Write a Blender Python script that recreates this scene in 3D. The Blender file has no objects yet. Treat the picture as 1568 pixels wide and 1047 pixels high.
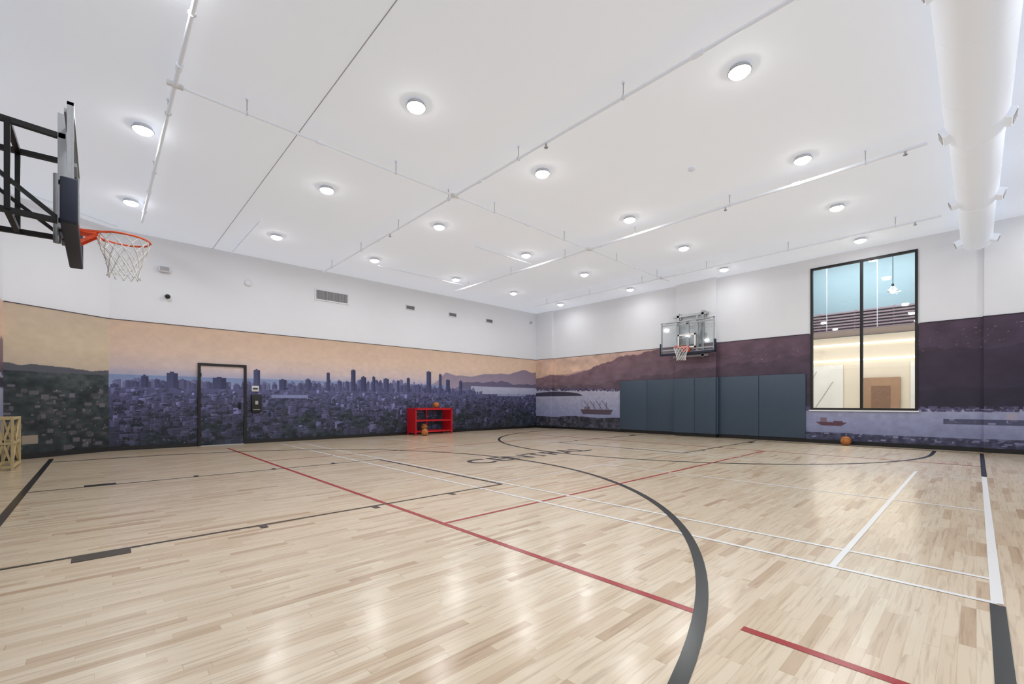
import bpy, math, random
import numpy as np
from mathutils import Vector, Matrix
random.seed(7); rng=np.random.RandomState(11)
S=bpy.context.scene
try:
    S.view_settings.view_transform='Standard'
    S.view_settings.look='None'
except Exception: pass
S.view_settings.exposure=0.0

# ---------------------------------------------------------------- helpers
def lin(c):
    return tuple(((v/255.0)/12.92 if v/255.0<=0.04045 else ((v/255.0+0.055)/1.055)**2.4) for v in c)
def mat(name,rgb,rough=0.5,metal=0.0,emit=0,noise=0.0,nscale=20,alpha=1.0,spec=0.5,bump=0.0,ecol=None):
    m=bpy.data.materials.new(name); m.use_nodes=True
    nt=m.node_tree; b=nt.nodes['Principled BSDF']
    c=lin(rgb)+(1,)
    b.inputs['Base Color'].default_value=c
    b.inputs['Roughness'].default_value=rough
    b.inputs['Metallic'].default_value=metal
    b.inputs['Alpha'].default_value=alpha
    b.inputs['Specular IOR Level'].default_value=spec
    if emit:
        b.inputs['Emission Color'].default_value=ecol or c
        b.inputs['Emission Strength'].default_value=emit
    if noise>0 or bump>0:
        g=nt.nodes.new('ShaderNodeNewGeometry')
        n=nt.nodes.new('ShaderNodeTexNoise'); n.inputs['Scale'].default_value=nscale; n.inputs['Detail'].default_value=4
        nt.links.new(g.outputs['Position'],n.inputs['Vector'])
        if noise>0:
            mx=nt.nodes.new('ShaderNodeMix'); mx.data_type='RGBA'
            mx.inputs[6].default_value=tuple(v*(1-noise) for v in c[:3])+(1,)
            mx.inputs[7].default_value=tuple(min(1,v*(1+noise)) for v in c[:3])+(1,)
            nt.links.new(n.outputs['Fac'],mx.inputs[0]); nt.links.new(mx.outputs[2],b.inputs['Base Color'])
        if bump>0:
            bp=nt.nodes.new('ShaderNodeBump'); bp.inputs['Strength'].default_value=bump; bp.inputs['Distance'].default_value=0.01
            nt.links.new(n.outputs['Fac'],bp.inputs['Height']); nt.links.new(bp.outputs['Normal'],b.inputs['Normal'])
    return m

class MB:
    def __init__(s): s.v=[]; s.f=[]; s.m=[]; s.sm=[]; s.mats=[]
    def mi(s,m):
        if m not in s.mats: s.mats.append(m)
        return s.mats.index(m)
    def add(s,vs,fs,m,smooth=False):
        o=len(s.v); i=s.mi(m); s.v+= [tuple(x) for x in vs]
        for f in fs: s.f.append(tuple(o+k for k in f)); s.m.append(i); s.sm.append(smooth)
    def box(s,x0,x1,y0,y1,z0,z1,m,M=None):
        x0,x1=min(x0,x1),max(x0,x1); y0,y1=min(y0,y1),max(y0,y1); z0,z1=min(z0,z1),max(z0,z1)
        vs=[Vector(p) for p in [(x0,y0,z0),(x1,y0,z0),(x1,y1,z0),(x0,y1,z0),(x0,y0,z1),(x1,y0,z1),(x1,y1,z1),(x0,y1,z1)]]
        if M is not None: vs=[M@v for v in vs]
        s.add(vs,[(0,3,2,1),(4,5,6,7),(0,1,5,4),(1,2,6,5),(2,3,7,6),(3,0,4,7)],m)
    def rbox(s,x0,x1,y0,y1,z0,z1,m,b=0.02):
        import bmesh
        bm=bmesh.new(); bmesh.ops.create_cube(bm,size=1)
        for v in bm.verts:
            v.co=Vector(((x0+x1)/2+v.co.x*(x1-x0),(y0+y1)/2+v.co.y*(y1-y0),(z0+z1)/2+v.co.z*(z1-z0)))
        bmesh.ops.bevel(bm,geom=bm.edges[:],offset=b,segments=3,affect='EDGES',profile=0.5)
        bm.verts.index_update()
        s.add([v.co.copy() for v in bm.verts],[[v.index for v in f.verts] for f in bm.faces],m,True)
        bm.free()
    def frame(s,p0,p1):
        d=(Vector(p1)-Vector(p0)); L=d.length; d.normalize()
        a=Vector((0,0,1)) if abs(d.z)<0.95 else Vector((1,0,0))
        u=d.cross(a).normalized(); w=u.cross(d).normalized()
        return d,u,w,L
    def cyl(s,p0,p1,r0,m,r1=None,seg=16,caps=True,smooth=True):
        if r1 is None: r1=r0
        d,u,w,L=s.frame(p0,p1); p0=Vector(p0);p1=Vector(p1)
        vs=[]
        for i in range(seg):
            a=2*math.pi*i/seg; e=u*math.cos(a)+w*math.sin(a)
            vs.append(p0+e*r0); vs.append(p1+e*r1)
        fs=[(2*i,2*((i+1)%seg),2*((i+1)%seg)+1,2*i+1) for i in range(seg)]
        s.add(vs,fs,m,smooth)
        if caps:
            s.add([vs[2*i] for i in range(seg)],[tuple(range(seg))[::-1]],m)
            s.add([vs[2*i+1] for i in range(seg)],[tuple(range(seg))],m)
    def beam(s,p0,p1,a,b,m):
        d,u,w,L=s.frame(p0,p1); p0=Vector(p0);p1=Vector(p1)
        vs=[p+u*(i*a/2)+w*(j*b/2) for p in (p0,p1) for i,j in((-1,-1),(1,-1),(1,1),(-1,1))]
        s.add(vs,[(0,3,2,1),(4,5,6,7),(0,1,5,4),(1,2,6,5),(2,3,7,6),(3,0,4,7)],m)
    def torus(s,c,R,r,m,axis=(0,0,1),seg=40,sg=10):
        q=Vector((0,0,1)).rotation_difference(Vector(axis)); c=Vector(c); vs=[];fs=[]
        for i in range(seg):
            a=2*math.pi*i/seg
            for j in range(sg):
                b=2*math.pi*j/sg
                vs.append(c+q@Vector(((R+r*math.cos(b))*math.cos(a),(R+r*math.cos(b))*math.sin(a),r*math.sin(b))))
        for i in range(seg):
            for j in range(sg):
                fs.append((i*sg+j,((i+1)%seg)*sg+j,((i+1)%seg)*sg+(j+1)%sg,i*sg+(j+1)%sg))
        s.add(vs,fs,m,True)
    def sphere(s,c,r,m,seg=28,rings=16,zs=1.0,a0=0,a1=math.pi):
        c=Vector(c); vs=[];fs=[]
        for j in range(rings+1):
            t=a0+(a1-a0)*j/rings
            for i in range(seg):
                a=2*math.pi*i/seg
                vs.append(c+Vector((r*math.sin(t)*math.cos(a),r*math.sin(t)*math.sin(a),r*zs*math.cos(t))))
        for j in range(rings):
            for i in range(seg):
                fs.append((j*seg+i,(j+1)*seg+i,(j+1)*seg+(i+1)%seg,j*seg+(i+1)%seg))
        s.add(vs,fs,m,True)
    def obj(s,name,origin=None):
        me=bpy.data.meshes.new(name)
        o=Vector(origin) if origin is not None else Vector((0,0,0))
        me.from_pydata([tuple(Vector(v)-o) for v in s.v],[],s.f)
        for m in s.mats: me.materials.append(m)
        me.polygons.foreach_set('material_index',s.m)
        me.polygons.foreach_set('use_smooth',s.sm)
        me.update()
        ob=bpy.data.objects.new(name,me); ob.location=o
        S.collection.objects.link(ob); return ob

# ---------------------------------------------------------------- room dims
H=5.2; XE=14.7; YN=13.85; XW=-1.34; YS=-3.0; YC=12.87; XC=0.18
MT=3.08
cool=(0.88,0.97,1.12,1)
white=mat('wall_paint',(229,231,236),0.75,noise=0.02,nscale=3)
ceilm=mat('ceiling_paint_fill_glow',(224,229,238),0.8,emit=0.24,ecol=cool)  # weak cool emission added as room fill light; the ceiling is no lamp
black=mat('black_paint',(16,16,18),0.45)
steelblk=mat('black_powder_steel',(14,14,15),0.4,metal=0.3)
galv=mat('galvanised_steel',(170,172,175),0.35,metal=0.7,noise=0.08,nscale=30)
whitepipe=mat('white_painted_pipe_glow',(216,220,228),0.4,emit=0.13,ecol=cool)  # faint emission stands in for light on the pipes
fitm=mat('white_fitting',(222,225,230),0.5)
ductm=mat('duct_white_fabric_glow',(222,227,236),0.65,emit=0.18,ecol=cool)  # slight glow put into the duct material to lift its unlit tone
greyvent=mat('vent_grey',(165,165,168),0.5)
darkvent=mat('vent_dark',(84,84,88),0.6)

# ---------------------------------------------------------------- floor
fm=bpy.data.materials.new('maple_floor'); fm.use_nodes=True
nt=fm.node_tree; N=nt.nodes; Lk=nt.links; B=N['Principled BSDF']
def mth(op,a,b=None,c=None):
    n=N.new('ShaderNodeMath'); n.operation=op
    for i,x in enumerate((a,b,c)):
        if x is None: continue
        if isinstance(x,(int,float)): n.inputs[i].default_value=x
        else: Lk.new(x,n.inputs[i])
    return n.outputs[0]
geo=N.new('ShaderNodeNewGeometry'); sp=N.new('ShaderNodeSeparateXYZ'); Lk.new(geo.outputs['Position'],sp.inputs[0])
X=sp.outputs[0];Y=sp.outputs[1]
ry=mth('DIVIDE',Y,0.057); row=mth('FLOOR',ry); fy=mth('FRACT',ry)
wn=N.new('ShaderNodeTexWhiteNoise'); wn.noise_dimensions='1D'; Lk.new(row,wn.inputs['W'])
xs=mth('ADD',mth('DIVIDE',X,0.56),mth('MULTIPLY',wn.outputs['Value'],7.3))
xw=N.new('ShaderNodeTexNoise'); xw.noise_dimensions='1D'; xw.inputs['Scale'].default_value=0.9
Lk.new(mth('ADD',xs,mth('MULTIPLY',row,3.17)),xw.inputs['W'])
xs=mth('ADD',xs,mth('MULTIPLY',xw.outputs['Fac'],1.1))
col=mth('FLOOR',xs); fx=mth('FRACT',xs)
cb=N.new('ShaderNodeCombineXYZ'); Lk.new(row,cb.inputs[0]); Lk.new(col,cb.inputs[1])
w2=N.new('ShaderNodeTexWhiteNoise'); w2.noise_dimensions='2D'; Lk.new(cb.outputs[0],w2.inputs['Vector'])
ramp=N.new('ShaderNodeValToRGB'); Lk.new(w2.outputs['Value'],ramp.inputs[0])
r=ramp.color_ramp; r.elements[0].position=0; r.elements[0].color=lin((225,208,181))+(1,)
r.elements[1].position=1; r.elements[1].color=lin((186,156,122))+(1,)
for p,c in ((0.45,(221,202,173)),(0.80,(213,191,160)),(0.95,(202,176,143))):
    e=r.elements.new(p); e.color=lin(c)+(1,)
cg=N.new('ShaderNodeCombineXYZ')
Lk.new(mth('ADD',mth('MULTIPLY',X,1.6),mth('MULTIPLY',w2.outputs['Value'],37.0)),cg.inputs[0]); Lk.new(mth('MULTIPLY',Y,28.0),cg.inputs[1])
gn=N.new('ShaderNodeTexNoise'); gn.inputs['Scale'].default_value=1.6; gn.inputs['Detail'].default_value=5; gn.inputs['Distortion'].default_value=0.6
Lk.new(cg.outputs[0],gn.inputs['Vector'])
gr=N.new('ShaderNodeValToRGB'); Lk.new(gn.outputs['Fac'],gr.inputs[0])
gr.color_ramp.elements[0].position=0.3; gr.color_ramp.elements[0].color=(0.66,0.58,0.50,1)
gr.color_ramp.elements[1].position=0.5; gr.color_ramp.elements[1].color=(1,1,1,1)
mx=N.new('ShaderNodeMix'); mx.data_type='RGBA'; mx.blend_type='MULTIPLY'; mx.inputs[0].default_value=0.75
Lk.new(ramp.outputs[0],mx.inputs[6]); Lk.new(gr.outputs[0],mx.inputs[7])
seam=mth('MAXIMUM',mth('LESS_THAN',fy,0.03),mth('LESS_THAN',fx,0.005))
m2=N.new('ShaderNodeMix'); m2.data_type='RGBA'; m2.blend_type='MULTIPLY'
Lk.new(mth('MULTIPLY',seam,0.4),m2.inputs[0]); Lk.new(mx.outputs[2],m2.inputs[6]); m2.inputs[7].default_value=(0.5,0.38,0.28,1)
Lk.new(m2.outputs[2],B.inputs['Base Color'])
B.inputs['IOR'].default_value=1.5
B.inputs['Roughness'].default_value=0.30
B.inputs['Coat Weight'].default_value=0.65; B.inputs['Coat IOR'].default_value=1.5; B.inputs['Coat Roughness'].default_value=0.19
# board cupping + slightly wavy varnish
bn=N.new('ShaderNodeTexNoise'); bn.inputs['Scale'].default_value=6.0; bn.inputs['Detail'].default_value=1; Lk.new(geo.outputs['Position'],bn.inputs['Vector'])
bp=N.new('ShaderNodeBump'); bp.inputs['Strength'].default_value=0.7; bp.inputs['Distance'].default_value=0.003
Lk.new(bn.outputs['Fac'],bp.inputs['Height']); Lk.new(bp.outputs['Normal'],B.inputs['Coat Normal']); Lk.new(bp.outputs['Normal'],B.inputs['Normal'])

b=MB(); b.box(XW-0.3,XE+0.3,YS-0.3,YN+0.3,-0.2,0,fm); b.obj('floor')
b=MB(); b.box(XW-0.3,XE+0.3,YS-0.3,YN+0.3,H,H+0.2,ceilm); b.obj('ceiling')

# ---------------------------------------------------------------- walls
WY0,WY1,WZ0,WZ1=0.99,3.23,0.93,4.92
b=MB(); b.box(XW-0.3,XE+0.3,YN,YN+0.3,0,H,white); b.obj('wall_north')
b=MB(); b.box(XW-0.3,XE+0.3,YS-0.3,YS,0,H,white); b.obj('wall_south')
b=MB(); b.box(XW-0.3,XW,YS,YN,0,H,white); b.obj('wall_west')
b=MB()
b.box(XE,XE+0.25,WY1,YN,0,H,white); b.box(XE,XE+0.25,YS,WY0,0,H,white)
b.box(XE,XE+0.25,WY0,WY1,0,WZ0,white); b.box(XE,XE+0.25,WY0,WY1,WZ1,H,white)
b.box(XE-0.12,XE,12.87,YN,0,H,white)
b.box(XE-0.15,XE,5.8,7.15,0,H,white)
b.box(XE-0.08,XE,YS,-0.12,0,H,white)
b.obj('wall_east')
b=MB()
b.add([(XW,YC,0),(XC,YN,0),(XW,YN,0),(XW,YC,H),(XC,YN,H),(XW,YN,H)],[(0,2,1),(3,4,5),(0,1,4,3),(1,2,5,4),(2,0,3,5)],white)
b.obj('wall_northwest')

# ---------------------------------------------------------------- mural painting
mm=bpy.data.materials.new('mural_print'); mm.use_nodes=True
nt=mm.node_tree; a=nt.nodes.new('ShaderNodeVertexColor'); a.layer_name='Col'
nt.links.new(a.outputs['Color'],nt.nodes['Principled BSDF'].inputs['Base Color'])
nt.nodes['Principled BSDF'].inputs['Roughness'].default_value=0.5
nt.nodes['Principled BSDF'].inputs['Specular IOR Level'].default_value=0.3

def vnoise(nx,nz,sx,sz,seed,oct=4):
    r=np.random.RandomState(seed); out=np.zeros((nx,nz)); amp=1;tot=0
    for o in range(oct):
        gx=int(sx*2**o)+2; gz=int(sz*2**o)+2
        g=r.rand(gx+1,gz+1)
        u=np.linspace(0,gx-1.001,nx); w=np.linspace(0,gz-1.001,nz)
        i=u.astype(int); j=w.astype(int); fu=(u-i)[:,None]; fw=(w-j)[None,:]
        fu=fu*fu*(3-2*fu); fw=fw*fw*(3-2*fw)
        out+=amp*((g[i][:,j]*(1-fu)+g[i+1][:,j]*fu)*(1-fw)+(g[i][:,j+1]*(1-fu)+g[i+1][:,j+1]*fu)*fw)
        tot+=amp; amp*=0.55
    return out/tot
def grad(t,stops):
    ps=[s[0] for s in stops]
    return np.stack([np.interp(t,ps,[s[1][k] for s in stops]) for k in range(3)],-1)
def soft(C,k=0.5):
    D=C.copy()
    D[1:-1,1:-1]=C[1:-1,1:-1]*(1-k)+k*0.25*(C[:-2,1:-1]+C[2:,1:-1]+C[1:-1,:-2]+C[1:-1,2:])
    return D
CS=0.0125
AX0=-1.75; ANX=int((14.75-AX0)/CS); ANZ=int(MT/CS)+1
ax=AX0+np.arange(ANX)*CS; az=np.linspace(0,MT,ANZ)
XX,ZZ=np.meshgrid(ax,az,indexing='ij')
t=(ZZ-1.6)/(MT-1.6)
sky=grad(t,[(0,(148,158,192)),(0.13,(176,174,200)),(0.28,(210,192,192)),(0.55,(220,194,176)),(1,(208,180,158))])
warm=grad(t,[(0,(190,168,172)),(0.3,(220,192,178)),(0.7,(230,202,178)),(1,(222,194,172))])
wgt=np.clip((XX-8.5)/5,0,1)[...,None]*0.8
A=sky*(1-wgt)+warm*wgt
lw=np.clip((0.2-XX)/0.05,0,1)[...,None]
A=A*(1-lw)+lw*grad(t,[(0,(188,172,158)),(0.5,(210,192,166)),(1,(194,176,156))])
nz1=vnoise(ANX,ANZ,12,6,1); nz2=vnoise(ANX,ANZ,120,30,2)
A+=(nz1[...,None]-0.5)*4
def ridge(xx,base,amp,sc,seed):
    r=np.random.RandomState(seed); y=np.zeros_like(xx)
    for k in range(1,8): y+=amp/k*np.sin(xx*sc*k*1.37+r.rand()*6.28)
    return base+y*0.5
rg=ridge(ax,2.22,0.13,0.9,3)+0.25*np.clip((ax-10)/4,0,1)-1.2*np.clip((9.6-ax)/1.6,0,1)
msk=(ZZ<rg[:,None]); A[msk]=grad(np.clip((ZZ-1.7)/0.9,0,1),[(0,(164,152,170)),(1,(140,126,146))])[msk]
rg=ridge(ax,1.98,0.09,1.6,4)-1.0*np.clip((10.4-ax)/1.2,0,1)
msk=(ZZ<rg[:,None]); A[msk]=np.array((108,102,130))
msk=(ZZ<1.80)&(ZZ>1.5)&(XX>10.8); A[msk]=(176,180,206)
msk=(ZZ<1.80)&(XX<9.8)&(XX>0.17); A[msk]=grad(np.clip((ZZ-1.6)/.2,0,1),[(0,(144,156,192)),(1,(130,150,192))])[msk]
rg=ridge(ax,1.88,0.05,2.3,8)
msk=(ZZ<rg[:,None])&(XX<0.17); A[msk]=(88,90,100)
def rect(C,x0,x1,z0,z1,c,X0=AX0):
    i0=max(0,int(round((x0-X0)/CS))); i1=min(C.shape[0],max(i0+1,int(round((x1-X0)/CS))))
    j0=max(0,int(round(z0/CS))); j1=min(C.shape[1],max(j0+1,int(round(z1/CS))))
    if i1<=i0 or j1<=j0: return
    C[i0:i1,j0:j1]=c
def rectm(C,x0,x1,z0,z1,f,X0=AX0):
    i0=max(0,int(round((x0-X0)/CS))); i1=min(C.shape[0],max(i0+1,int(round((x1-X0)/CS))))
    j0=max(0,int(round(z0/CS))); j1=min(C.shape[1],max(j0+1,int(round(z1/CS))))
    C[i0:i1,j0:j1]*=f
def tower(C,x,w,top,c,shade=0.84):
    c=np.array(c,float)
    rect(C,x-w/2,x+w/2,0.6,top,c); rect(C,x+w*0.12,x+w/2,0.6,top,c*shade)
    if w>0.08:
        for zz in np.arange(1.25,top-0.03,0.05): rectm(C,x-w/2,x+w*0.1,zz,zz+0.013,1.13)
        rect(C,x-w*0.2,x+w*0.15,top,top+0.027,c*0.96)
for k in range(230):
    x=rng.uniform(0.25,11.0); env=0.10+0.22*math.exp(-((x-7.2)/2.4)**2)
    tower(A,x,rng.uniform(0.05,0.15),1.62+env*rng.rand()**1.4,np.array((112,114,156))+rng.uniform(-8,8),0.92)
for k in range(250):
    x=rng.uniform(0.25,11.4); env=0.08+0.26*math.exp(-((x-6.9)/2.2)**2)+0.08*math.exp(-((x-1.6)/1.2)**2)
    tower(A,x,rng.uniform(0.05,0.16),1.56+env*rng.rand()**1.5,np.array((82,84,124))+rng.uniform(-12,12))
for x,w,top in ((1.35,.22,1.88),(0.82,.14,1.78),(3.23,.16,2.05),(2.35,.3,1.80),(6.0,.15,2.19),(5.2,.09,2.06),(6.35,.18,1.98),(6.7,.1,2.0),(7.15,.2,1.95),(8.0,.13,2.0),(8.85,.2,2.27),(9.35,.12,2.2),(9.7,.18,2.0),(10.3,.15,1.98),(7.6,.1,1.9),(4.6,.14,1.84),(3.9,.2,1.8)):
    tower(A,x,w,top,np.array((66,70,106))+rng.uniform(-5,8))
msk=(ZZ<1.50)&(XX>0.17)
base=grad(np.clip(ZZ/1.5,0,1),[(0,(50,56,70)),(0.5,(68,70,98)),(1,(88,90,130))]); A[msk]=base[msk]
NB=2400
for k in range(NB):
    f=1-k/NB; z=0.05+1.45*f**0.8; x=rng.uniform(0.2,14.6)
    sc=0.55+1.2*(1-f); w=rng.uniform(0.05,0.17)*sc; h=rng.uniform(0.04,0.15)*sc
    q=rng.rand()
    bc=grad(np.array(z/1.5),[(0,(58,61,80)),(0.5,(75,76,106)),(1,(94,95,134))])
    if q<0.38: c=np.array(grad(np.array(z/1.5),[(0,(32,42,46)),(0.5,(44,51,66)),(1,(66,68,96))]))
    elif q<0.85: c=bc*rng.uniform(0.88,1.15)
    elif q<0.97: c=bc*1.3
    else: c=bc*1.7
    if x>10: c=c*0.84
    if q<0.38:
        for m_ in range(5): rect(A,x+w*m_*.2,x+w*(m_*.2+.3),z-h*0.4,z+h*(0.05+0.4*rng.rand()),c*rng.uniform(.9,1.1))
        continue
    rect(A,x,x+w,z-h,z+h*0.5,c); rect(A,x+w*0.62,x+w,z-h,z+h*0.5,c*0.78)
    rect(A,x,x+w,z+h*0.5-CS,z+h*0.5,c*1.2)
    if w>0.08:
        for zz in np.arange(z-h*0.5,z+h*0.4,0.038): rectm(A,x+0.013,x+w*0.55,zz,zz+0.012,0.82)
tr=vnoise(ANX,ANZ,60,14,21,5)
d=np.clip((tr-0.54)*9,0,1)*np.clip((1.30-ZZ)/0.6,0,1)*(XX>0.17)
tc=grad(nz2,[(0.3,(30,40,44)),(0.7,(58,66,74))])
A=A*(1-d[...,None]*0.85)+tc*d[...,None]*0.85
msk=(ZZ<1.76)&(ZZ>1.62)&(XX>11.4+nz1*0.8); A[msk]=(180,184,208)
msk=(ZZ<1.5)&(ZZ>1.42)&(XX>12.2)&(XX<13.9); A[msk]=(146,152,186)
msk=(ZZ<1.36)&(ZZ>1.27)&(XX>3.6)&(XX<4.6); A[msk]=(134,140,182)
msk=(ZZ<1.76)&(XX<0.17)
fo=grad(nz2*0.6+0.4*nz1,[(0.25,(34,42,46)),(0.5,(54,62,66)),(0.75,(84,90,92))])*(0.8+0.25*(ZZ/1.76))[...,None]; A[msk]=fo[msk]
for k in range(80):
    x=rng.uniform(-1.7,0.1); z=rng.uniform(0.1,1.45); c=np.array((100,98,106))*rng.uniform(0.7,1.1)
    x1=min(0.15,x+rng.uniform(.04,.15)); z1=z+rng.uniform(.03,.11); rect(A,x,x1,z,z1,c); rectm(A,x,x1,z,z+.015,0.8)
rect(A,-1.35,-1.1,0.3,0.48,(150,138,124)); 
for k in range(320):
    x=rng.uniform(-1.7,14.6); z=rng.uniform(0.1,1.5)
    rect(A,x,x+0.012,z,z+0.012,(235,215,185) if rng.rand()<.5 else (190,190,216))
hz=np.exp(-((ZZ-1.55)/0.20)**2)*0.12*(XX>0.17)
A=A*(1-hz[...,None])+np.array((128,134,174))*hz[...,None]
A*= (0.96+0.08*nz2[...,None]); A=soft(A,0.12)
A=np.clip(A,0,255)
# ---- east mural canvas
BY0=-3.1; BNX=int((13.95-BY0)/CS)
by=BY0+np.arange(BNX)*CS
YY,Z2=np.meshgrid(by,az,indexing='ij')
t=(Z2-1.6)/(MT-1.6)
Bc=grad(t,[(0,(204,170,158)),(0.5,(226,192,168)),(1,(212,180,164))])
k1=np.clip((11-YY)/5,0,1)[...,None]; Bc=Bc*(1-k1)+k1*np.array((172,140,142))
b1=vnoise(BNX,ANZ,14,6,31); b2=vnoise(BNX,ANZ,150,30,32); b3=vnoise(BNX,ANZ,50,12,33,6)
def fillr(rgv,top,bot,C=Bc):
    m_=(Z2<rgv[:,None]); tt=np.clip((Z2-1.2)/1.8,0,1)[...,None]
    col_=bot*(1-tt)+top*tt
    C[m_]=col_[m_]
w_=np.clip((YY+1)/14,0,1)[...,None]
fillr(ridge(by,2.45,0.10,0.9,41)-0.1*np.clip(by-12,0,3),np.ones_like(Bc)*np.array((182,150,146)),np.ones_like(Bc)*np.array((160,136,144)))
top=np.array((70,56,76))*(1-w_)+np.array((146,114,118))*w_
bot=np.array((58,54,76))*(1-w_)+np.array((120,104,120))*w_
rg=np.interp(by,[-3,6.5,8,9.5,10.8,11.8,13,13.9],[4,3.5,3.02,2.9,2.55,2.3,2.35,2.2])+(ridge(by,0,0.05,4,43))
fillr(rg,top,bot)
rg=np.interp(by,[-3,3,6,9,11,13.9],[2.3,2.5,2.3,2.05,1.85,1.9])+(ridge(by,0,0.08,3,44))
fillr(rg,top*0.88,bot*0.86)
rg=np.interp(by,[-3,3,6,9,11,13.9],[1.55,1.4,1.6,1.7,1.7,1.78])+(ridge(by,0,0.07,3.7,45))
fillr(rg,top*0.78,bot*0.78)
m_=(Z2>1.0); Bc[m_]*=(0.82+0.36*b3[...,None])[m_]
for k in range(300):
    y=rng.uniform(-3,8); z=2.78-0.03*y+rng.normal()*0.08-(0.22 if rng.rand()<0.35 else 0)
    if z>MT-.02: continue
    rect(Bc,y,y+0.025,z,z+0.012,np.array((136,114,128))*rng.uniform(.8,1.15),BY0)
zs=np.interp(by,[-3,0,3.3,9,13.9],[0.98,0.98,0.98,1.62,1.74])
m_=(Z2<zs[:,None]); wt=grad(np.clip(Z2/1.6,0,1),[(0,(118,124,156)),(0.4,(142,148,182)),(1,(174,174,194))])
wt*= (0.92+0.16*b2[...,None]); Bc[m_]=wt[m_]
for k in range(700):
    y=rng.uniform(-3,13.8); zz=np.interp(y,by,zs)+rng.uniform(-0.04,0.06)
    rect(Bc,y,y+rng.uniform(.03,.12),zz-0.03,zz+0.02,np.array((70,66,92))*rng.uniform(.8,1.5),BY0)
for k in range(90):
    y=rng.uniform(-3,13.8); zz=np.interp(y,by,zs)+rng.uniform(-0.03,0.07)
    rect(Bc,y,y+.02,zz,zz+0.013,(235,215,195),BY0)
isl=1.42+0.2*np.sqrt(np.clip(1-((by-12.8)/1.5)**2,0,1)); m_=(Z2<isl[:,None])&(Z2>1.42)&(np.abs(YY-12.8)<1.5); Bc[m_]=(66,62,78)
m_=(Z2<0.48+0.12*b1)&(YY>8.5); Bc[m_]=grad(b2,[(0.3,(44,46,56)),(0.6,(74,74,88)),(0.8,(100,98,112))])[m_]
m_=(Z2<0.74)&(Z2>0.62)&(YY<0.55); Bc[m_]=(80,82,110)
m_=(Z2<0.27+0.06*b1)&(YY<5); Bc[m_]=grad(b2,[(0.3,(54,56,78)),(0.6,(76,78,104)),(0.8,(98,100,130))])[m_]
for k in range(130):
    y=rng.uniform(-2.9,3.6); z=rng.uniform(0.13,0.28) if rng.rand()<.6 else rng.uniform(.62,.72)
    if z>.5 and y>.5: continue
    rect(Bc,y,y+rng.uniform(.03,.12),z,z+rng.uniform(.02,.05),np.array((106,108,136))*rng.uniform(.7,1.35),BY0)
# ships
def hull(y0,y1,z0,z1,c):
    n=int((z1-z0)/CS)+1
    for q in range(n):
        f=q/max(1,n-1); rect(Bc,y0+0.12*(1-f),y1-0.12*(1-f),z0+q*CS,z0+(q+1)*CS,c,BY0)
hull(2.4,3.1,0.50,0.60,(92,62,76)); rect(Bc,2.85,3.0,0.60,0.72,(120,104,120),BY0); rect(Bc,2.5,2.7,0.6,0.64,(84,66,86),BY0)
hull(9.8,11.4,0.66,0.86,(86,74,86)); rect(Bc,10.9,11.2,0.86,0.98,(122,108,118),BY0)
for yy in (10.0,10.3,10.6,10.9):
    for q in range(26): rect(Bc,yy+q*0.012,yy+q*0.012+.025,0.86+q*.0135,0.885+q*.0135,(96,80,88),BY0)
    rect(Bc,yy+.1,yy+.125,0.7,1.16,(86,72,84),BY0)
rect(Bc,-0.6,-0.45,.75,.90,(164,156,176),BY0); hull(-1.6,-0.9,.44,.50,(90,84,110))
Bc=soft(Bc,0.12); Bc=np.clip(Bc,0,255)
def tolin(C):
    C=C/255.0
    return np.where(C<=0.04045,C/12.92,((C+0.055)/1.055)**2.4)
A=tolin(A); Bc=tolin(Bc)
def grid_mural(name,path,canvas,c0,sfun,z0=0.1,z1=MT,step=CS,hole=None):
    pts=[];s=0
    for i in range(len(path)-1):
        p=Vector(path[i]);q=Vector(path[i+1]);L=(q-p).length;n=max(1,int(L/step))
        for k in range(n+(1 if i==len(path)-2 else 0)):
            r_=p+(q-p)*(k/n); pts.append((r_.x,r_.y,s+L*k/n))
        s+=L
    nz=int((z1-z0)/step)+1; zz=np.linspace(z0,z1,nz); n=len(pts)
    P=np.array(pts); V=np.zeros((n,nz,3)); V[:,:,0]=P[:,0:1];V[:,:,1]=P[:,1:2];V[:,:,2]=zz[None]
    cc=np.array([sfun(*p) for p in pts]); ii=np.clip(((cc-c0)/CS).round().astype(int),0,canvas.shape[0]-1)
    jj=np.clip((zz/CS).round().astype(int),0,canvas.shape[1]-1)
    col=np.ones((n,nz,4)); col[:,:,:3]=canvas[ii][:,jj]
    i,j=np.meshgrid(np.arange(n-1),np.arange(nz-1),indexing='ij')
    keep=np.ones((n-1,nz-1),bool)
    if hole:
        ym=(P[:-1,1]+P[1:,1])/2; zm=(zz[:-1]+zz[1:])/2
        keep&=~(((ym>hole[0])&(ym<hole[1]))[:,None]&(zm>hole[2])[None,:])
    i=i[keep];j=j[keep]
    F=np.stack([i*nz+j,(i+1)*nz+j,(i+1)*nz+j+1,i*nz+j+1],-1)
    me=bpy.data.meshes.new(name)
    me.vertices.add(n*nz); me.vertices.foreach_set('co',V.reshape(-1))
    me.loops.add(F.size); me.loops.foreach_set('vertex_index',F.reshape(-1).astype(np.int32))
    me.polygons.add(len(F)); me.polygons.foreach_set('loop_start',np.arange(0,F.size,4,dtype=np.int32))
    me.update(calc_edges=True)
    at=me.color_attributes.new('Col','FLOAT_COLOR','POINT'); at.data.foreach_set('color',col.reshape(-1))
    me.materials.append(mm); me.validate(); me.update()
    ob=bpy.data.objects.new(name,me); S.collection.objects.link(ob); return ob
e=0.008
Lch=math.hypot(XC-XW,YN-YC)
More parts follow.
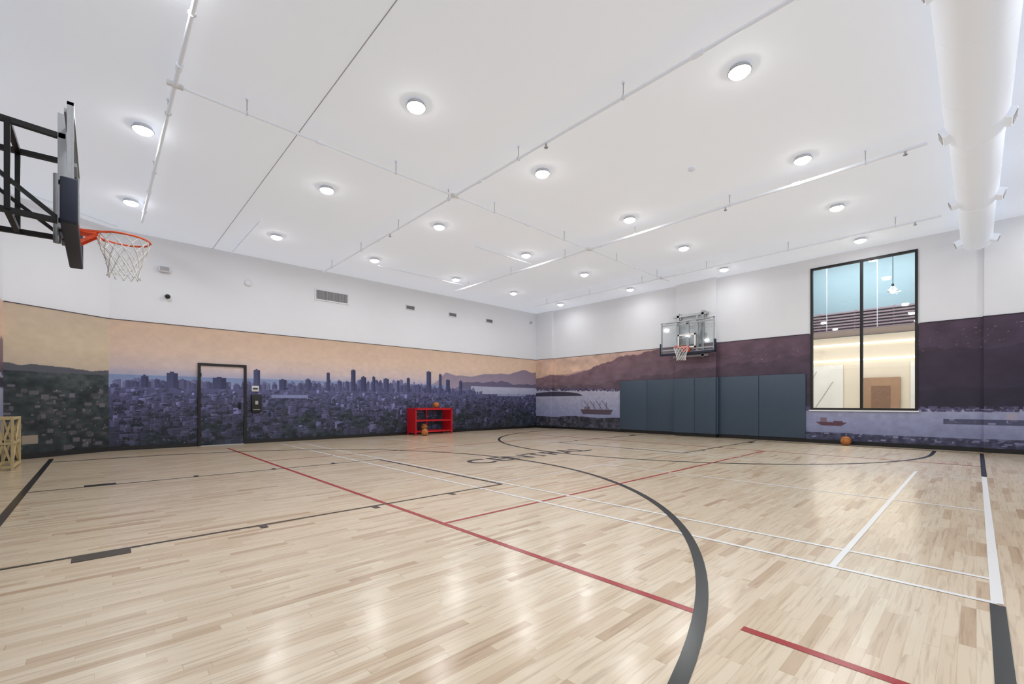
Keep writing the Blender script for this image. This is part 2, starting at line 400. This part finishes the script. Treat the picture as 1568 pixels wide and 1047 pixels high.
grid_mural('city_skyline_mural',[(XW+e,YC-e),(XC,YN-e),(XE-0.12-e,YN-e)],A,AX0,lambda x,y,s:(s-Lch+XC))
grid_mural('mountain_harbour_mural',[(XE-0.12-e,YN-e),(XE-0.12-e,12.87-e),(XE-e,12.87-e),(XE-e,7.15+e),(XE-0.15-e,7.15+e),(XE-0.15-e,5.8-e),(XE-e,5.8-e),(XE-e,WY1),(XE-e,WY0),(XE-e,-0.12+e),(XE-0.08-e,-0.12+e),(XE-0.08-e,YS+e)],Bc,BY0,lambda x,y,s:y,hole=(WY0-0.001,WY1+0.001,WZ0))
grid_mural('city_evening_mural',[(XW+e,YS+e),(XW+e,YC-e)],Bc,BY0,lambda x,y,s:y,step=0.04)
# trims
trimk=mat('trim_dark',(40,34,46),0.5)
def strip(path,z0,z1,th,m,name):
    b=MB()
    for i in range(len(path)-1):
        p=Vector((path[i][0],path[i][1],(z0+z1)/2)); q=Vector((path[i+1][0],path[i+1][1],(z0+z1)/2))
        b.beam(p,q,th,z1-z0,m)
    return b.obj(name)
g=0.012
strip([(XC,YN-g),(XE-0.12-g,YN-g)],0,0.1,0.024,black,'baseboard_north')
strip([(XW+g,YC-g),(XC,YN-g)],0,0.1,0.024,black,'baseboard_northwest')
east=[(XE-0.12-g,YN-g),(XE-0.12-g,12.87-g),(XE-g,12.87-g),(XE-g,7.15+g),(XE-0.15-g,7.15+g),(XE-0.15-g,5.8-g),(XE-g,5.8-g),(XE-g,-0.12+g),(XE-0.08-g,-0.12+g),(XE-0.08-g,YS)]
strip(east,0,0.1,0.024,black,'baseboard_east')
strip([(XW+g,YS),(XW+g,YC)],0,0.1,0.024,black,'baseboard_west')
strip([(XW+g,YC-g),(XC,YN-g),(XE-0.12-g,YN-g)],MT,MT+0.012,0.016,trimk,'trim_1')
strip(east[:7]+[(XE-g,WY1+.03)],MT,MT+0.012,0.016,trimk,'trim_2')
strip([(XE-g,WY0-.03)]+east[7:],MT,MT+0.012,0.016,trimk,'trim_3')

# ---------------------------------------------------------------- door
b=MB(); y=YN-e-.002
d0,d1,dt=1.90,2.94,2.13
b.box(d0-0.03,d0+0.03,y-0.05,y,0,dt+0.03,black); b.box(d1-0.03,d1+0.03,y-0.05,y,0,dt+0.03,black); b.box(d0+.03,d1-.03,y-0.05,y,dt-0.03,dt+0.03,black)
b.box(d0+0.03,d1-0.03,y-0.06,y,0,0.018,galv)
b.box(d1-0.16,d1-0.10,y-0.035,y-0.02,0.95,1.12,steelblk); b.cyl((d1-0.13,y-0.02,1.05),(d1-0.13,y-0.08,1.05),0.012,steelblk); b.cyl((d1-0.12,y-0.08,1.05),(d1-0.26,y-0.08,1.05),0.011,steelblk)
for z in (0.3,1.05,1.85): b.cyl((d0+0.035,y-0.03,z-0.05),(d0+0.035,y-0.03,z+0.05),0.012,steelblk)
dr=b.obj('door_1')
lf=grid_mural('leaf',[(d0+0.034,y-0.018),(d1-0.034,y-0.018)],A,AX0,lambda x,y,s:x,z0=0.02,z1=dt-0.034); lf.parent=dr
b=MB(); b.rbox(3.08,3.33,y-0.09,y,0.86,1.36,black,0.012); b.box(3.17,3.24,y-0.094,y-0.088,1.08,1.18,mat('label_white',(170,170,170),0.5)); b.box(3.12,3.29,y-0.096,y-0.088,0.93,0.95,galv); b.obj('extinguisher_cabinet')
b=MB(); b.rbox(3.10,3.28,y-0.014,y,1.44,1.60,mat('sign_plate',(206,204,206),0.4),0.005); b.box(3.13,3.25,y-0.017,y-0.013,1.50,1.54,black); b.obj('wall_sign')

# ---------------------------------------------------------------- window + adjoining lounge
glass=bpy.data.materials.new('window_glass'); glass.use_nodes=True; nt=glass.node_tree
for n in list(nt.nodes):
    if n.type=='BSDF_PRINCIPLED': nt.nodes.remove(n)
tb=nt.nodes.new('ShaderNodeBsdfTransparent'); tb.inputs[0].default_value=(0.95,0.98,0.98,1)
gb=nt.nodes.new('ShaderNodeBsdfGlossy'); gb.inputs['Roughness'].default_value=0.02
ms=nt.nodes.new('ShaderNodeMixShader'); ms.inputs[0].default_value=0.05
nt.links.new(tb.outputs[0],ms.inputs[1]); nt.links.new(gb.outputs[0],ms.inputs[2]); nt.links.new(ms.outputs[0],nt.nodes['Material Output'].inputs[0])
b=MB(); x0,x1=XE-0.03,XE+0.06; t_=0.055
b.box(x0,x1,WY0,WY0+t_,WZ0,WZ1,black); b.box(x0,x1,WY1-t_,WY1,WZ0,WZ1,black)
b.box(x0,x1,WY0+t_,WY1-t_,WZ1-t_,WZ1,black); b.box(x0,x1,WY0+t_,WY1-t_,WZ0,WZ0+t_,black)
yc=(WY0+WY1)/2-0.02; b.box(x0,x1,yc-0.03,yc+0.03,WZ0+t_,WZ1-t_,black)
b.box(XE-0.05,XE+0.2,WY0-0.02,WY1+0.02,WZ0-0.035,WZ0,fitm)
b.box(XE+0.02,XE+0.03,WY0+t_,WY1-t_,WZ0+t_,WZ1-t_,glass)
b.obj('window_1')

cream=mat('lounge_cream',(222,208,188),0.6,noise=0.05,nscale=2); teal=mat('lounge_upper_wall',(92,110,114),0.6,noise=0.03,nscale=1)
marble=mat('marble',(226,220,212),0.3,noise=0.10,nscale=2.5); slat=mat('slat_walnut',(112,92,96),0.5,noise=0.15,nscale=10); brown=mat('brown_panel',(160,124,96),0.5,noise=0.15,nscale=5)
lumi=mat('unseen_fill_glow',(244,248,255),0.5,emit=24); coves=mat('cove_light',(255,244,225),0.5,emit=2.2)
LX=19.6
b=MB()
b.box(XE+0.25,LX+0.2,-2.5,7,-0.2,0,cream)
b.box(LX,LX+0.2,-2.5,7,0,3.5,cream); b.box(LX,LX+0.2,-2.5,7,3.5,6.7,teal)
b.box(XE+0.25,LX,-2.7,-2.5,0,6.7,teal); b.box(XE+0.25,LX,7,7.2,0,6.7,teal)
b.box(XE+0.25,LX+0.2,-2.5,7,6.5,6.7,teal)
b.box(XE+0.02,XE+0.25,-2.5,7,H+0.2,6.7,teal)
b.obj('lounge_walls')
b=MB(); b.box(16.6,18.7,0.2,4.6,6.44,6.49,lumi); b.obj('unseen_fill_panel')  # added glowing panel above direct view, brightens lounge and floor reflection
la=bpy.data.lights.new('lounge_fill','AREA'); la.shape='RECTANGLE'; la.size=0.5; la.size_y=7; la.energy=110; la.color=(1,0.95,0.88)  # fill light added to brighten the lower lounge, no real fixture
lo=bpy.data.objects.new('lounge_fill_light',la); S.collection.objects.link(lo); lo.location=(18.2,2.2,3.48); lo.rotation_euler=(0,math.radians(-25),0)
b=MB()
b.box(18.0,LX-0.01,-2.4,6.9,3.52,3.55,slat)
for i in range(7): b.box(18.5,LX-0.01,-2.4,6.9,3.58+i*0.10,3.63+i*0.10,slat)
for yv in np.arange(-2.2,6.9,1.0): b.box(18.6,LX-.01,yv,yv+0.05,3.55,4.28,slat)
b.obj('wood_slat_soffit')
b=MB()
for y0,y1 in ((3.3,5.2),(-1,1.5)): b.rbox(LX-0.06,LX-0.005,y0,y1,0.05,2.5,marble,0.01)
b.rbox(LX-0.12,LX-0.005,1.75,2.75,0.05,2.0,brown,0.01); b.box(LX-0.14,LX-0.12,2.0,2.5,0.6,1.7,mat('picture',(130,96,74),0.5,noise=.3))
b.box(LX-0.05,LX-0.01,-2,6.5,2.62,2.68,coves); b.box(LX-0.05,LX-0.01,-2,6.5,3.2,3.25,coves)
vm=mat('marble_vein',(160,150,145),0.4)
b.beam((LX-0.075,4.9,0.5),(LX-0.075,4.1,2.3),0.02,0.012,vm); b.beam((LX-0.075,4.5,0.3),(LX-0.075,3.6,1.9),0.012,0.012,vm); b.beam((LX-0.075,1.4,0.4),(LX-0.075,0.8,2.2),0.015,0.012,vm)
b.obj('lounge_feature_wall')
b=MB(); px,py,pz=16.3,1.62,4.28
b.cyl((px,py,pz+0.12),(px,py+0.0,6.43),0.008,black,seg=8); b.cyl((px,py,pz),(px,py,pz+0.13),0.13,galv,r1=0.03,seg=24,caps=False); b.sphere((px,py,pz),0.07,mat('bulb',(255,250,240),.5,emit=4)); b.cyl((px,py,pz+.13),(px,py,pz+.2),0.03,black)
b.obj('pendant_lamp')
b=MB()
for yv in (3.55,2.2,1.15): b.cyl((18.3,yv,3.56),(18.3,yv,6.43),0.012,greyvent,seg=8)
b.obj('soffit_hanger_rods')

# ---------------------------------------------------------------- wall pads
padm=mat('pad_vinyl',(58,74,92),0.42,noise=0.06,nscale=6,bump=0.05)
b=MB(); z0,z1=0.11,1.96; t_=0.055
def pads(ys,xf):
    for a_,c_ in zip(ys[:-1],ys[1:]): b.rbox(xf-t_,xf-0.012,c_+0.002,a_-0.002,z0,z1,padm,0.014)
pads([9.46,8.3,7.17],XE-0.0); pads([7.21,6.48,5.78],XE-0.15); pads([5.77,4.56,3.34],XE-0.0)
b.rbox(XE-0.16,XE-0.05,5.735,5.79,z0,z1,padm,0.012)
b.obj('wall_pad')
b=MB()
for i in range(6): 
    y0=3.2+i*1.22; b.rbox(XW+0.012,XW+0.06,y0+.002,y0+1.218,z0,z1,padm,0.014)
b.obj('wall_pad')

# ---------------------------------------------------------------- basketball hoops
orange=mat('rim_orange',(226,84,38),0.4); netm=mat('net_white',(240,240,240),0.8); navy=mat('board_pad_navy',(24,34,56),0.5,noise=.1)
bglass=bpy.data.materials.new('backboard_glass'); bglass.use_nodes=True; nt=bglass.node_tree
for n in list(nt.nodes):
    if n.type=='BSDF_PRINCIPLED': nt.nodes.remove(n)
tb=nt.nodes.new('ShaderNodeBsdfTransparent'); tb.inputs[0].default_value=(0.96,0.98,0.98,1)
gb=nt.nodes.new('ShaderNodeBsdfGlossy'); gb.inputs['Roughness'].default_value=0.05
ms=nt.nodes.new('ShaderNodeMixShader'); ms.inputs[0].default_value=0.06
nt.links.new(tb.outputs[0],ms.inputs[1]); nt.links.new(gb.outputs[0],ms.inputs[2]); nt.links.new(ms.outputs[0],nt.nodes['Material Output'].inputs[0])
wl=mat('board_white_line',(240,240,240),0.5)
def hoop(d,xb,xw,yc,zr,armm,armmat2,netr=0.0045,wallx=0):
    """d=+1: board faces +X. xb board front x, xw bracket x, wallx wall surface"""
    b=MB(); hw=0.9; zb=zr-0.15; zt=zb+1.07
    X_=lambda v: xb+d*v
    b.box(X_(-0.02),X_(-0.008),yc-hw,yc+hw,zb,zt,bglass)
    for (ya,yb,za,zc) in ((yc-hw,yc-hw+.03,zb,zt),(yc+hw-.03,yc+hw,zb,zt),(yc-hw,yc+hw,zt-.03,zt),(yc-hw,yc+hw,zb,zb+.035)):
        b.box(X_(-0.045),X_(0),ya,yb,za,zc,galv)
    for (ya,yb,za,zc) in ((yc-.305,yc+.305,zr,zr+.05),(yc-.305,yc+.305,zr+.41,zr+.46),(yc-.305,yc-.255,zr,zr+.46),(yc+.255,yc+.305,zr,zr+.46)):
        b.box(X_(-0.006),X_(-0.002),ya,yb,za,zc,wl)
    b.rbox(min(X_(-0.09),X_(0.03)),max(X_(-0.09),X_(0.03)),yc-hw-0.035,yc+hw+0.035,zb-0.06,zb+0.02,navy,0.015)
    for s_ in (-1,1):
        ya=yc+s_*(hw-0.005); yb=yc+s_*(hw+0.04)
        b.rbox(min(X_(-0.09),X_(0.03)),max(X_(-0.09),X_(0.03)),min(ya,yb),max(ya,yb),zb-0.05,zb+0.36,navy,0.015)
    rc=(X_(0.15+0.229),yc,zr)
    b.torus(rc,0.229,0.0105,orange,seg=48); 
    b.box(X_(-0.0),X_(0.02),yc-0.11,yc+0.11,zr-0.16,zr+0.03,orange)
    b.box(X_(0.02),X_(0.155),yc-0.07,yc+0.07,zr-0.02,zr+0.012,orange)
    for s_ in(-1,1):
        b.beam((X_(0.02),yc+s_*.07,zr-0.13),(X_(0.16),yc+s_*.06,zr-0.012),0.008,0.03,orange)
        b.beam((X_(0.02),yc+s_*.09,zr-0.01),(X_(0.24),yc+s_*.185,zr-0.008),0.012,0.02,orange)
    n=12; lv=[(0.229,0),(0.215,.07),(0.19,.145),(0.165,.22),(0.145,.295),(0.135,.365),(0.14,.42)]
    def P(i,k):
        R,dz=lv[k]; a=2*math.pi*(i+0.5*(k%2))/n
        return (rc[0]+R*math.cos(a),rc[1]+R*math.sin(a),zr-0.01-dz)
    for k in range(len(lv)-1):
        for i in range(n):
            b.cyl(P(i,k),P(i,k+1),netr,netm,seg=5,caps=False)
            b.cyl(P(i,k),P(i-1 if k%2==0 else i+1,k+1),netr,netm,seg=5,caps=False)
            b.sphere(P(i,k+1),netr*2.1,netm,seg=6,rings=4)
    xr=X_(-0.10)
    for s_ in(-1,1):
        b.beam((xr,yc+s_*.32,zb+0.05),(xr,yc+s_*.32,zt+0.12),0.06,0.06,armmat2)
        b.beam((X_(-0.05),yc+s_*.32,zt-0.02),(X_(-0.05),yc+s_*.75,zt-0.02),0.04,0.04,armmat2)
        for z in (zb+0.12,zt-0.1):
            b.beam((X_(-0.03),yc+s_*.32,z),(X_(-0.03),yc+s_*(hw-.03),z+(0.0)),0.04,0.04,armmat2)
            b.beam((xr,yc+s_*.32,z),(xw+d*0.06,yc+s_*.42,z),0.05,0.05,armm)
        b.beam((xw+d*0.06,yc+s_*.42,zb-0.15),(xw+d*0.06,yc+s_*.42,zt+0.3),0.08,0.07,armm)
        b.box(wallx+d*0.012,xw+d*0.05,yc+s_*.42-.09,yc+s_*.42+.09,3.22,3.42,armm)
        b.box(wallx+d*0.012,xw+d*0.05,yc+s_*.42-.09,yc+s_*.42+.09,zt+0.08,zt+0.28,armm)
        b.beam((xr,yc+s_*.32,zb+0.12),(xw+d*0.06,yc+s_*.42,zt-0.1),0.035,0.035,armm)
    for z in (zb+0.12,zb+0.5,zt-0.1): b.beam((xr,yc-.35,z),(xr,yc+.35,z),0.05,0.05,armm)
    for z in (zb-0.1,zt+0.2): b.beam((xw+d*0.06,yc-.6,z),(xw+d*0.06,yc+.6,z),0.07,0.07,armm)
    nseg=max(1,int(abs(xb-xw)/0.33))
    for q in range(1,nseg):
        f=q/nseg; x=xr+(xw-xr)*f
        for z in (zb+0.12,zt-0.1): b.beam((x,yc-.38,z),(x,yc+.38,z),0.045,0.045,armm)
        for s_ in (-1,1): b.beam((x,yc+s_*.37,zb+0.12),(x,yc+s_*.37,zt-0.1),0.04,0.04,armm)
    b.beam((xr,yc,zb+0.05),(xr,yc,zt),0.09,0.05,armmat2)
    b.cyl((xr-d*0.05,yc,zb-0.02),(xr-d*0.05,yc,zb+0.7),0.03,armmat2)
    return b.obj('basketball_hoop',(xb,yc,zr))
hoop(+1,-0.165,XW,6.62,2.97,steelblk,galv,0.0055,XW)
hoop(-1,14.18,XE-0.165,6.6,2.95,galv,galv,0.0045,XE-0.15)

# ---------------------------------------------------------------- ceiling lights
lens=mat('light_lens',(255,252,248),0.4,emit=30)
src=None
GX=(0.48,3.15,5.68,8.5,11.1,13.75); GY=(-1.3,1.98,5.24,8.45,11.68)  # row at negative Y is out of view, added for lighting
def mklamp(n,e_):
    l=bpy.data.lights.new(n,'AREA'); l.shape='DISK'; l.size=0.2; l.energy=e_; l.color=(0.96,0.985,1.0); return l
L1=mklamp('downlight_lamp',18.5); L2=mklamp('downlight_lamp_dimmed',7)
for gx in GX:
    for gy in GY:
        if src is None:
            b=MB()
            b.cyl((0,0,-.001),(0,0,-0.015),0.115,fitm,seg=32); b.cyl((0,0,-0.015),(0,0,-0.05),0.11,fitm,r1=0.13,seg=32,caps=False)
            b.torus((0,0,-0.05),0.128,0.008,galv,seg=32,sg=8)
            b.sphere((0,0,-0.045),0.12,lens,zs=0.55,a0=math.pi/2,a1=math.pi,rings=6)
            o=b.obj('ceiling_light'); src=o
        else:
            o=bpy.data.objects.new('ceiling_light',src.data); S.collection.objects.link(o)
        o.location=(gx,gy,H)
        l=bpy.data.objects.new('lamp',L2 if gx>13 else L1); S.collection.objects.link(l); l.parent=o; l.location=(0,0,-0.118)

# ---------------------------------------------------------------- ceiling pipes
b=MB(); zp=5.0; HT=H-0.002
def pipe(p,q,r=0.022,hang=True,cpl=True):
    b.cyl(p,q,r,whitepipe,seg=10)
    P_=Vector(p);Q_=Vector(q);L=(Q_-P_).length;n=int(L/2.1)
    for k in range(n+1):
        c=P_+(Q_-P_)*((k+0.35)/(n+0.7)) 
        if hang:
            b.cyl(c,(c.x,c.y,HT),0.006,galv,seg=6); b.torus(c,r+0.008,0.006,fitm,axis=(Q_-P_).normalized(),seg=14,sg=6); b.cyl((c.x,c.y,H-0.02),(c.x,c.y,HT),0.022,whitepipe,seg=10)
        if cpl and k%2==0:
            c2=c+(Q_-P_).normalized()*0.9
            if (c2-P_).length<L: b.cyl(c2,c2+(Q_-P_).normalized()*0.12,r+0.012,whitepipe,seg=10)
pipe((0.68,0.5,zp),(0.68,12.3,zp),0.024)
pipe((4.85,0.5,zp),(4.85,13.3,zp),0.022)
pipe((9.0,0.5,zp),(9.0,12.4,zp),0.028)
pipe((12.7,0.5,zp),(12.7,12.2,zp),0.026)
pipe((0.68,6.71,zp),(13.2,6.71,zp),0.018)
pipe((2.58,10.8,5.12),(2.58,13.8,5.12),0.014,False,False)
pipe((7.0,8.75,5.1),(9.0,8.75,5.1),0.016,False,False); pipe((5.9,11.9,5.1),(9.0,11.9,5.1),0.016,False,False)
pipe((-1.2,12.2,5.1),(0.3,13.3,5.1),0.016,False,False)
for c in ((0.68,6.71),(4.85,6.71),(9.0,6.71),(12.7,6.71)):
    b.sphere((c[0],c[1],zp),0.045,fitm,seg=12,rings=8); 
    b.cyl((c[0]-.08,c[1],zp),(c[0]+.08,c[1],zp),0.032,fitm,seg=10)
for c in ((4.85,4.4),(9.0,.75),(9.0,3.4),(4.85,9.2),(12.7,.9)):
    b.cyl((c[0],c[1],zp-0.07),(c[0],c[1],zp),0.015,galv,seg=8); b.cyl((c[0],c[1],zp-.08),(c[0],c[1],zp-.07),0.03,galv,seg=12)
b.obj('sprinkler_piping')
seamm=mat('ceiling_seam',(176,177,180),0.7)
b=MB(); b.box(2.193,2.202,YS,YN,H-0.006,H,seamm); b.obj('trim_4')
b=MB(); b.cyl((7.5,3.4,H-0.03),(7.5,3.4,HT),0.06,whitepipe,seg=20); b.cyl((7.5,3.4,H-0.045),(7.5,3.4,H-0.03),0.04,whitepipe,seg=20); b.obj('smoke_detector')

# ---------------------------------------------------------------- duct
b=MB(); zc=4.76
secs=[(-1.0,8.3,0.29),(8.3,11.2,0.265),(11.2,14.15,0.245)]
for i,(xa,xb_,r_) in enumerate(secs):
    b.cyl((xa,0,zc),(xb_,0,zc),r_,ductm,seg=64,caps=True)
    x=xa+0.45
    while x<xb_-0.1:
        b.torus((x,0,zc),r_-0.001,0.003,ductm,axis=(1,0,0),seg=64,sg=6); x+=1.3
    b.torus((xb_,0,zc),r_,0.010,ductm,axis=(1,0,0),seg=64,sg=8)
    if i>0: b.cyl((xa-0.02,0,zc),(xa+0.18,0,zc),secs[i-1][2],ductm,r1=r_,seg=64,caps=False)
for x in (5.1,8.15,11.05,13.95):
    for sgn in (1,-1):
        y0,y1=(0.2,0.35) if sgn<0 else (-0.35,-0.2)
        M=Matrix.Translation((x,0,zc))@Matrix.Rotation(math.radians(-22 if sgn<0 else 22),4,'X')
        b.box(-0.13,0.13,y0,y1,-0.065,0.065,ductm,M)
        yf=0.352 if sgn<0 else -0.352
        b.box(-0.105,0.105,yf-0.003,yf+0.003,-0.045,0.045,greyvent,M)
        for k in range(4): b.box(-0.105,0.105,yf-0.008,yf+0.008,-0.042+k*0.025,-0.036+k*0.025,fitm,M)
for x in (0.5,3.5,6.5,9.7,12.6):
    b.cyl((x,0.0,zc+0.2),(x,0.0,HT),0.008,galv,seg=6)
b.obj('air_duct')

# ---------------------------------------------------------------- upper wall fittings
b=MB(); y=YN
b.box(4.8,5.85,y-0.02,y,4.27,4.62,fitm)
b.box(4.84,5.81,y-0.022,y-0.018,4.31,4.58,greyvent)
for k in range(26): b.box(4.85+k*0.037,4.86+k*0.037,y-0.03,y-0.02,4.31,4.58,darkvent)
b.obj('return_air_grille')
for x in (8.08,9.92,11.77):
    b=MB(); b.box(x-0.19,x+0.19,y-0.02,y,4.43,4.60,fitm)
    b.box(x-0.16,x+0.16,y-0.024,y-0.018,4.455,4.575,darkvent)
    for k in range(4): b.box(x-0.16,x+0.16,y-0.032,y-0.022,4.46+k*.032,4.468+k*.032,greyvent)
    b.obj('wall_vent')
b=MB(); b.cyl((1.25,y,3.78),(1.25,y-0.06,3.78),0.065,fitm,seg=24); b.sphere((1.25,y-0.09,3.76),0.055,black); b.obj('security_camera')
b=MB(); b.rbox(1.08,1.30,y-0.12,y-0.01,4.36,4.5,fitm,0.015); b.box(1.10,1.28,y-0.123,y-0.119,4.38,4.48,greyvent); b.cyl((1.19,y,4.43),(1.19,y-.03,4.43),.03,galv); b.obj('wall_speaker')
b=MB(); b.cyl((3.02,y,4.45),(3.02,y-0.04,4.45),0.09,fitm,seg=28); b.torus((3.02,y-0.04,4.45),0.07,0.006,fitm,axis=(0,1,0)); b.obj('alarm_sounder')
b=MB(); b.cyl((14.2,YN,4.75),(14.2,YN-0.05,4.75),0.08,fitm,seg=24); b.sphere((14.2,YN-0.06,4.75),0.05,greyvent); b.obj('motion_sensor')

# ---------------------------------------------------------------- court markings
lb=mat('line_black',(20,24,24),0.24); lr=mat('line_red',(164,16,22),0.24); lwm=mat('line_white',(236,236,236),0.24); lg=mat('lettering_worn_black',(40,40,44),0.25,noise=0.3,nscale=15)
b=MB()
def ln(x0,x1,y0,y1,m,z): b.add([(x0,y0,z),(x1,y0,z),(x1,y1,z),(x0,y1,z)],[(0,1,2,3)],m)
def lx(x,y0,y1,m,w,z): ln(x-w/2,x+w/2,y0,y1,m,z)
def ly(y,x0,x1,m,w,z): ln(x0,x1,y-w/2,y+w/2,m,z)
zr_,zw_,zk_=0.0016,0.0022,0.0028
lx(2.33,0.0,0.80,lr,.05,zr_); lx(2.33,0.98,12.7,lr,.05,zr_); lx(11.33,-0.05,12.7,lr,.05,zr_)
ly(3.4,2.355,11.3,lr,.04,zr_); ly(9.4,2.355,11.3,lr,.04,zr_)
for x in (3.65,4.13,9.29,9.75): lx(x,-0.08,13.2,lwm,.04,zw_)
ly(0.68,3.67,9.73,lwm,.04,zw_+.0001); ly(12.45,3.67,9.73,lwm,.04,zw_+.0001)
ly(-0.08,3.65,9.75,lwm,.05,zw_+.0001); lx(6.7,-.08,4.64,lwm,.04,zw_); lx(6.7,8.6,13.2,lwm,.04,zw_)
ly(4.64,3.67,9.73,lwm,.03,zw_+.0001); ly(8.6,3.67,9.73,lwm,.03,zw_+.0001)
ly(-0.08,-0.7,3.62,lb,.06,zk_); ly(-0.08,9.78,14.2,lb,.06,zk_)
lx(-0.68,-0.08,12.7,lb,.07,zk_); lx(14.23,-.08,12.7,lb,.05,zk_)
def arc(cx,cy,r_,w,a0,a1,m,z,n=96):
    vs=[];fs=[]
    for i in range(n+1):
        a=a0+(a1-a0)*i/n
        for rr_ in (r_-w/2,r_+w/2): vs.append((cx+rr_*math.cos(a),cy+rr_*math.sin(a),z))
    for i in range(n): fs.append((2*i,2*i+1,2*i+3,2*i+2))
    b.add(vs,fs,m)
for sg,xc_,xb_ in ((1,0.4,-0.68),(-1,13.2,14.23)):
    a0=-math.pi/2 if sg>0 else math.pi/2
    arc(xc_,6.33,5.66,.07,a0,a0+math.pi,lb,zk_+.0002)
    for y_ in (0.67,11.99): ly(y_,min(xc_,xb_),max(xc_,xb_),lb,.07,zk_+.0002)
    ft=xb_+sg*4.73
    lx(ft,4.5,8.14,lb,.045,zk_)
    for s_,yk in ((-1,4.5),(1,8.14)):
        ly(yk,min(xb_,ft),max(xb_,ft),lb,.035,zk_+.0001)
        ln(min(xb_+sg*.54,xb_+sg*.86),max(xb_+sg*.54,xb_+sg*.86),min(yk,yk+s_*.16),max(yk,yk+s_*.16),lb,zk_+.0003)
        for dx in (1.77,2.85,3.85): 
            xa=xb_+sg*dx; ln(xa-.03,xa+.03,min(yk,yk+s_*.12),max(yk,yk+s_*.12),lb,zk_+.0003)
b.obj('court_line_markings')
cu=bpy.data.curves.new('court_lettering','FONT'); cu.body='CENTRAL'; cu.size=0.78; cu.align_x='CENTER'; cu.align_y='CENTER'; cu.offset=0.006; cu.space_character=1.05
cu.materials.append(lg)
to=bpy.data.objects.new('court_lettering',cu); S.collection.objects.link(to); to.location=(6.8,6.5,0.004); 

# ---------------------------------------------------------------- balls + rack
ballm=mat('basketball_leather',(184,112,54),0.6,noise=0.1,nscale=60,bump=0.2)
def ball(p,r_=0.12,rot=0.3,parent=None):
    b=MB(); b.sphere((0,0,0),r_,ballm,seg=32,rings=20)
    b.torus((0,0,0),r_+0.0005,0.003,black,axis=(0,0,1),seg=40,sg=6); b.torus((0,0,0),r_+0.0005,0.003,black,axis=(1,0,0),seg=40,sg=6)
    for s_ in(-1,1): b.torus((0,s_*r_*0.62,0),r_*0.785,0.003,black,axis=(0,1,0),seg=32,sg=6)
    o=b.obj('basketball'); o.location=p; o.rotation_euler=(rot,0.5,rot*2); return o
red=mat('rack_red',(190,24,36),0.4)
b=MB(); rx0,rx1,ry0,ry1,rt=7.95,9.45,13.26,13.78,0.93
for x in (rx0,rx1):
    for y in (ry0,ry1): b.beam((x,y,0.0),(x,y,rt),0.05,0.05,red)
    b.beam((x,ry0,rt-.02),(x,ry1,rt-.02),0.05,0.05,red); b.beam((x,ry0,.1),(x,ry1,.1),0.05,0.05,red); b.beam((x,ry0,.5),(x,ry1,.5),0.05,0.04,red)
    b.box(x-0.012,x+0.012,ry0,ry1,0.1,rt-.02,red)
for z in (0.12,0.50,0.90):
    for y in (ry0,ry0+.13,ry0+.39,ry1): b.beam((rx0,y,z),(rx1,y,z),0.03,0.045,red)
for y in (ry0,ry1): b.beam((rx0,y,rt-.02),(rx1,y,rt-.02),0.05,0.07,red)
b.beam((8.7,ry1,0.1),(8.7,ry1,rt),0.04,0.04,red)
b.obj('ball_rack')
ball((8.45,13.52,0.265)); ball((8.95,13.52,1.045),rot=1.0)
ball((8.15,13.0,0.12),rot=1.4)
ball((14.42,2.38,0.12))

# ---------------------------------------------------------------- wooden folding frame by the west wall
wood=mat('pale_wood',(200,180,134),0.5,noise=0.12,nscale=12)
b=MB(); X0,X1,Y0,Y1,T=-1.24,-1.04,11.0,11.9,0.88
for x in (X0,X1):
    for y in (Y0,Y1): b.beam((x,y,0),(x,y,T),0.035,0.035,wood)
for z in (0.06,0.45,T-.02):
    for x in (X0,X1): b.beam((x,Y0,z),(x,Y1,z),0.03,0.04,wood)
    for y in (Y0,Y1): b.beam((X0,y,z),(X1,y,z),0.03,0.04,wood)
for y in (Y0,Y1):
    b.beam((X0,y,.06),(X1,y,T-.02),0.018,0.03,wood); b.beam((X1,y,.06),(X0,y,T-.02),0.018,0.03,wood)
b.beam((X1,Y0,.06),(X1,Y1,T-.02),0.018,0.03,wood); b.beam((X1,Y1,.06),(X1,Y0,T-.02),0.018,0.03,wood)
b.obj('wooden_equipment_stand')

# ---------------------------------------------------------------- world + camera
w=bpy.data.worlds.new('World'); S.world=w; w.use_nodes=True
w.node_tree.nodes['Background'].inputs[0].default_value=(0.8,0.85,0.9,1); w.node_tree.nodes['Background'].inputs[1].default_value=0.3
cam=bpy.data.cameras.new('camera'); co=bpy.data.objects.new('camera',cam); S.collection.objects.link(co)
cam.sensor_width=36; cam.lens=15.41; cam.shift_y=0.0596; cam.clip_start=0.05
co.location=(0,0,1.12); co.rotation_euler=(math.pi/2,0,math.radians(-43.34))
S.camera=co
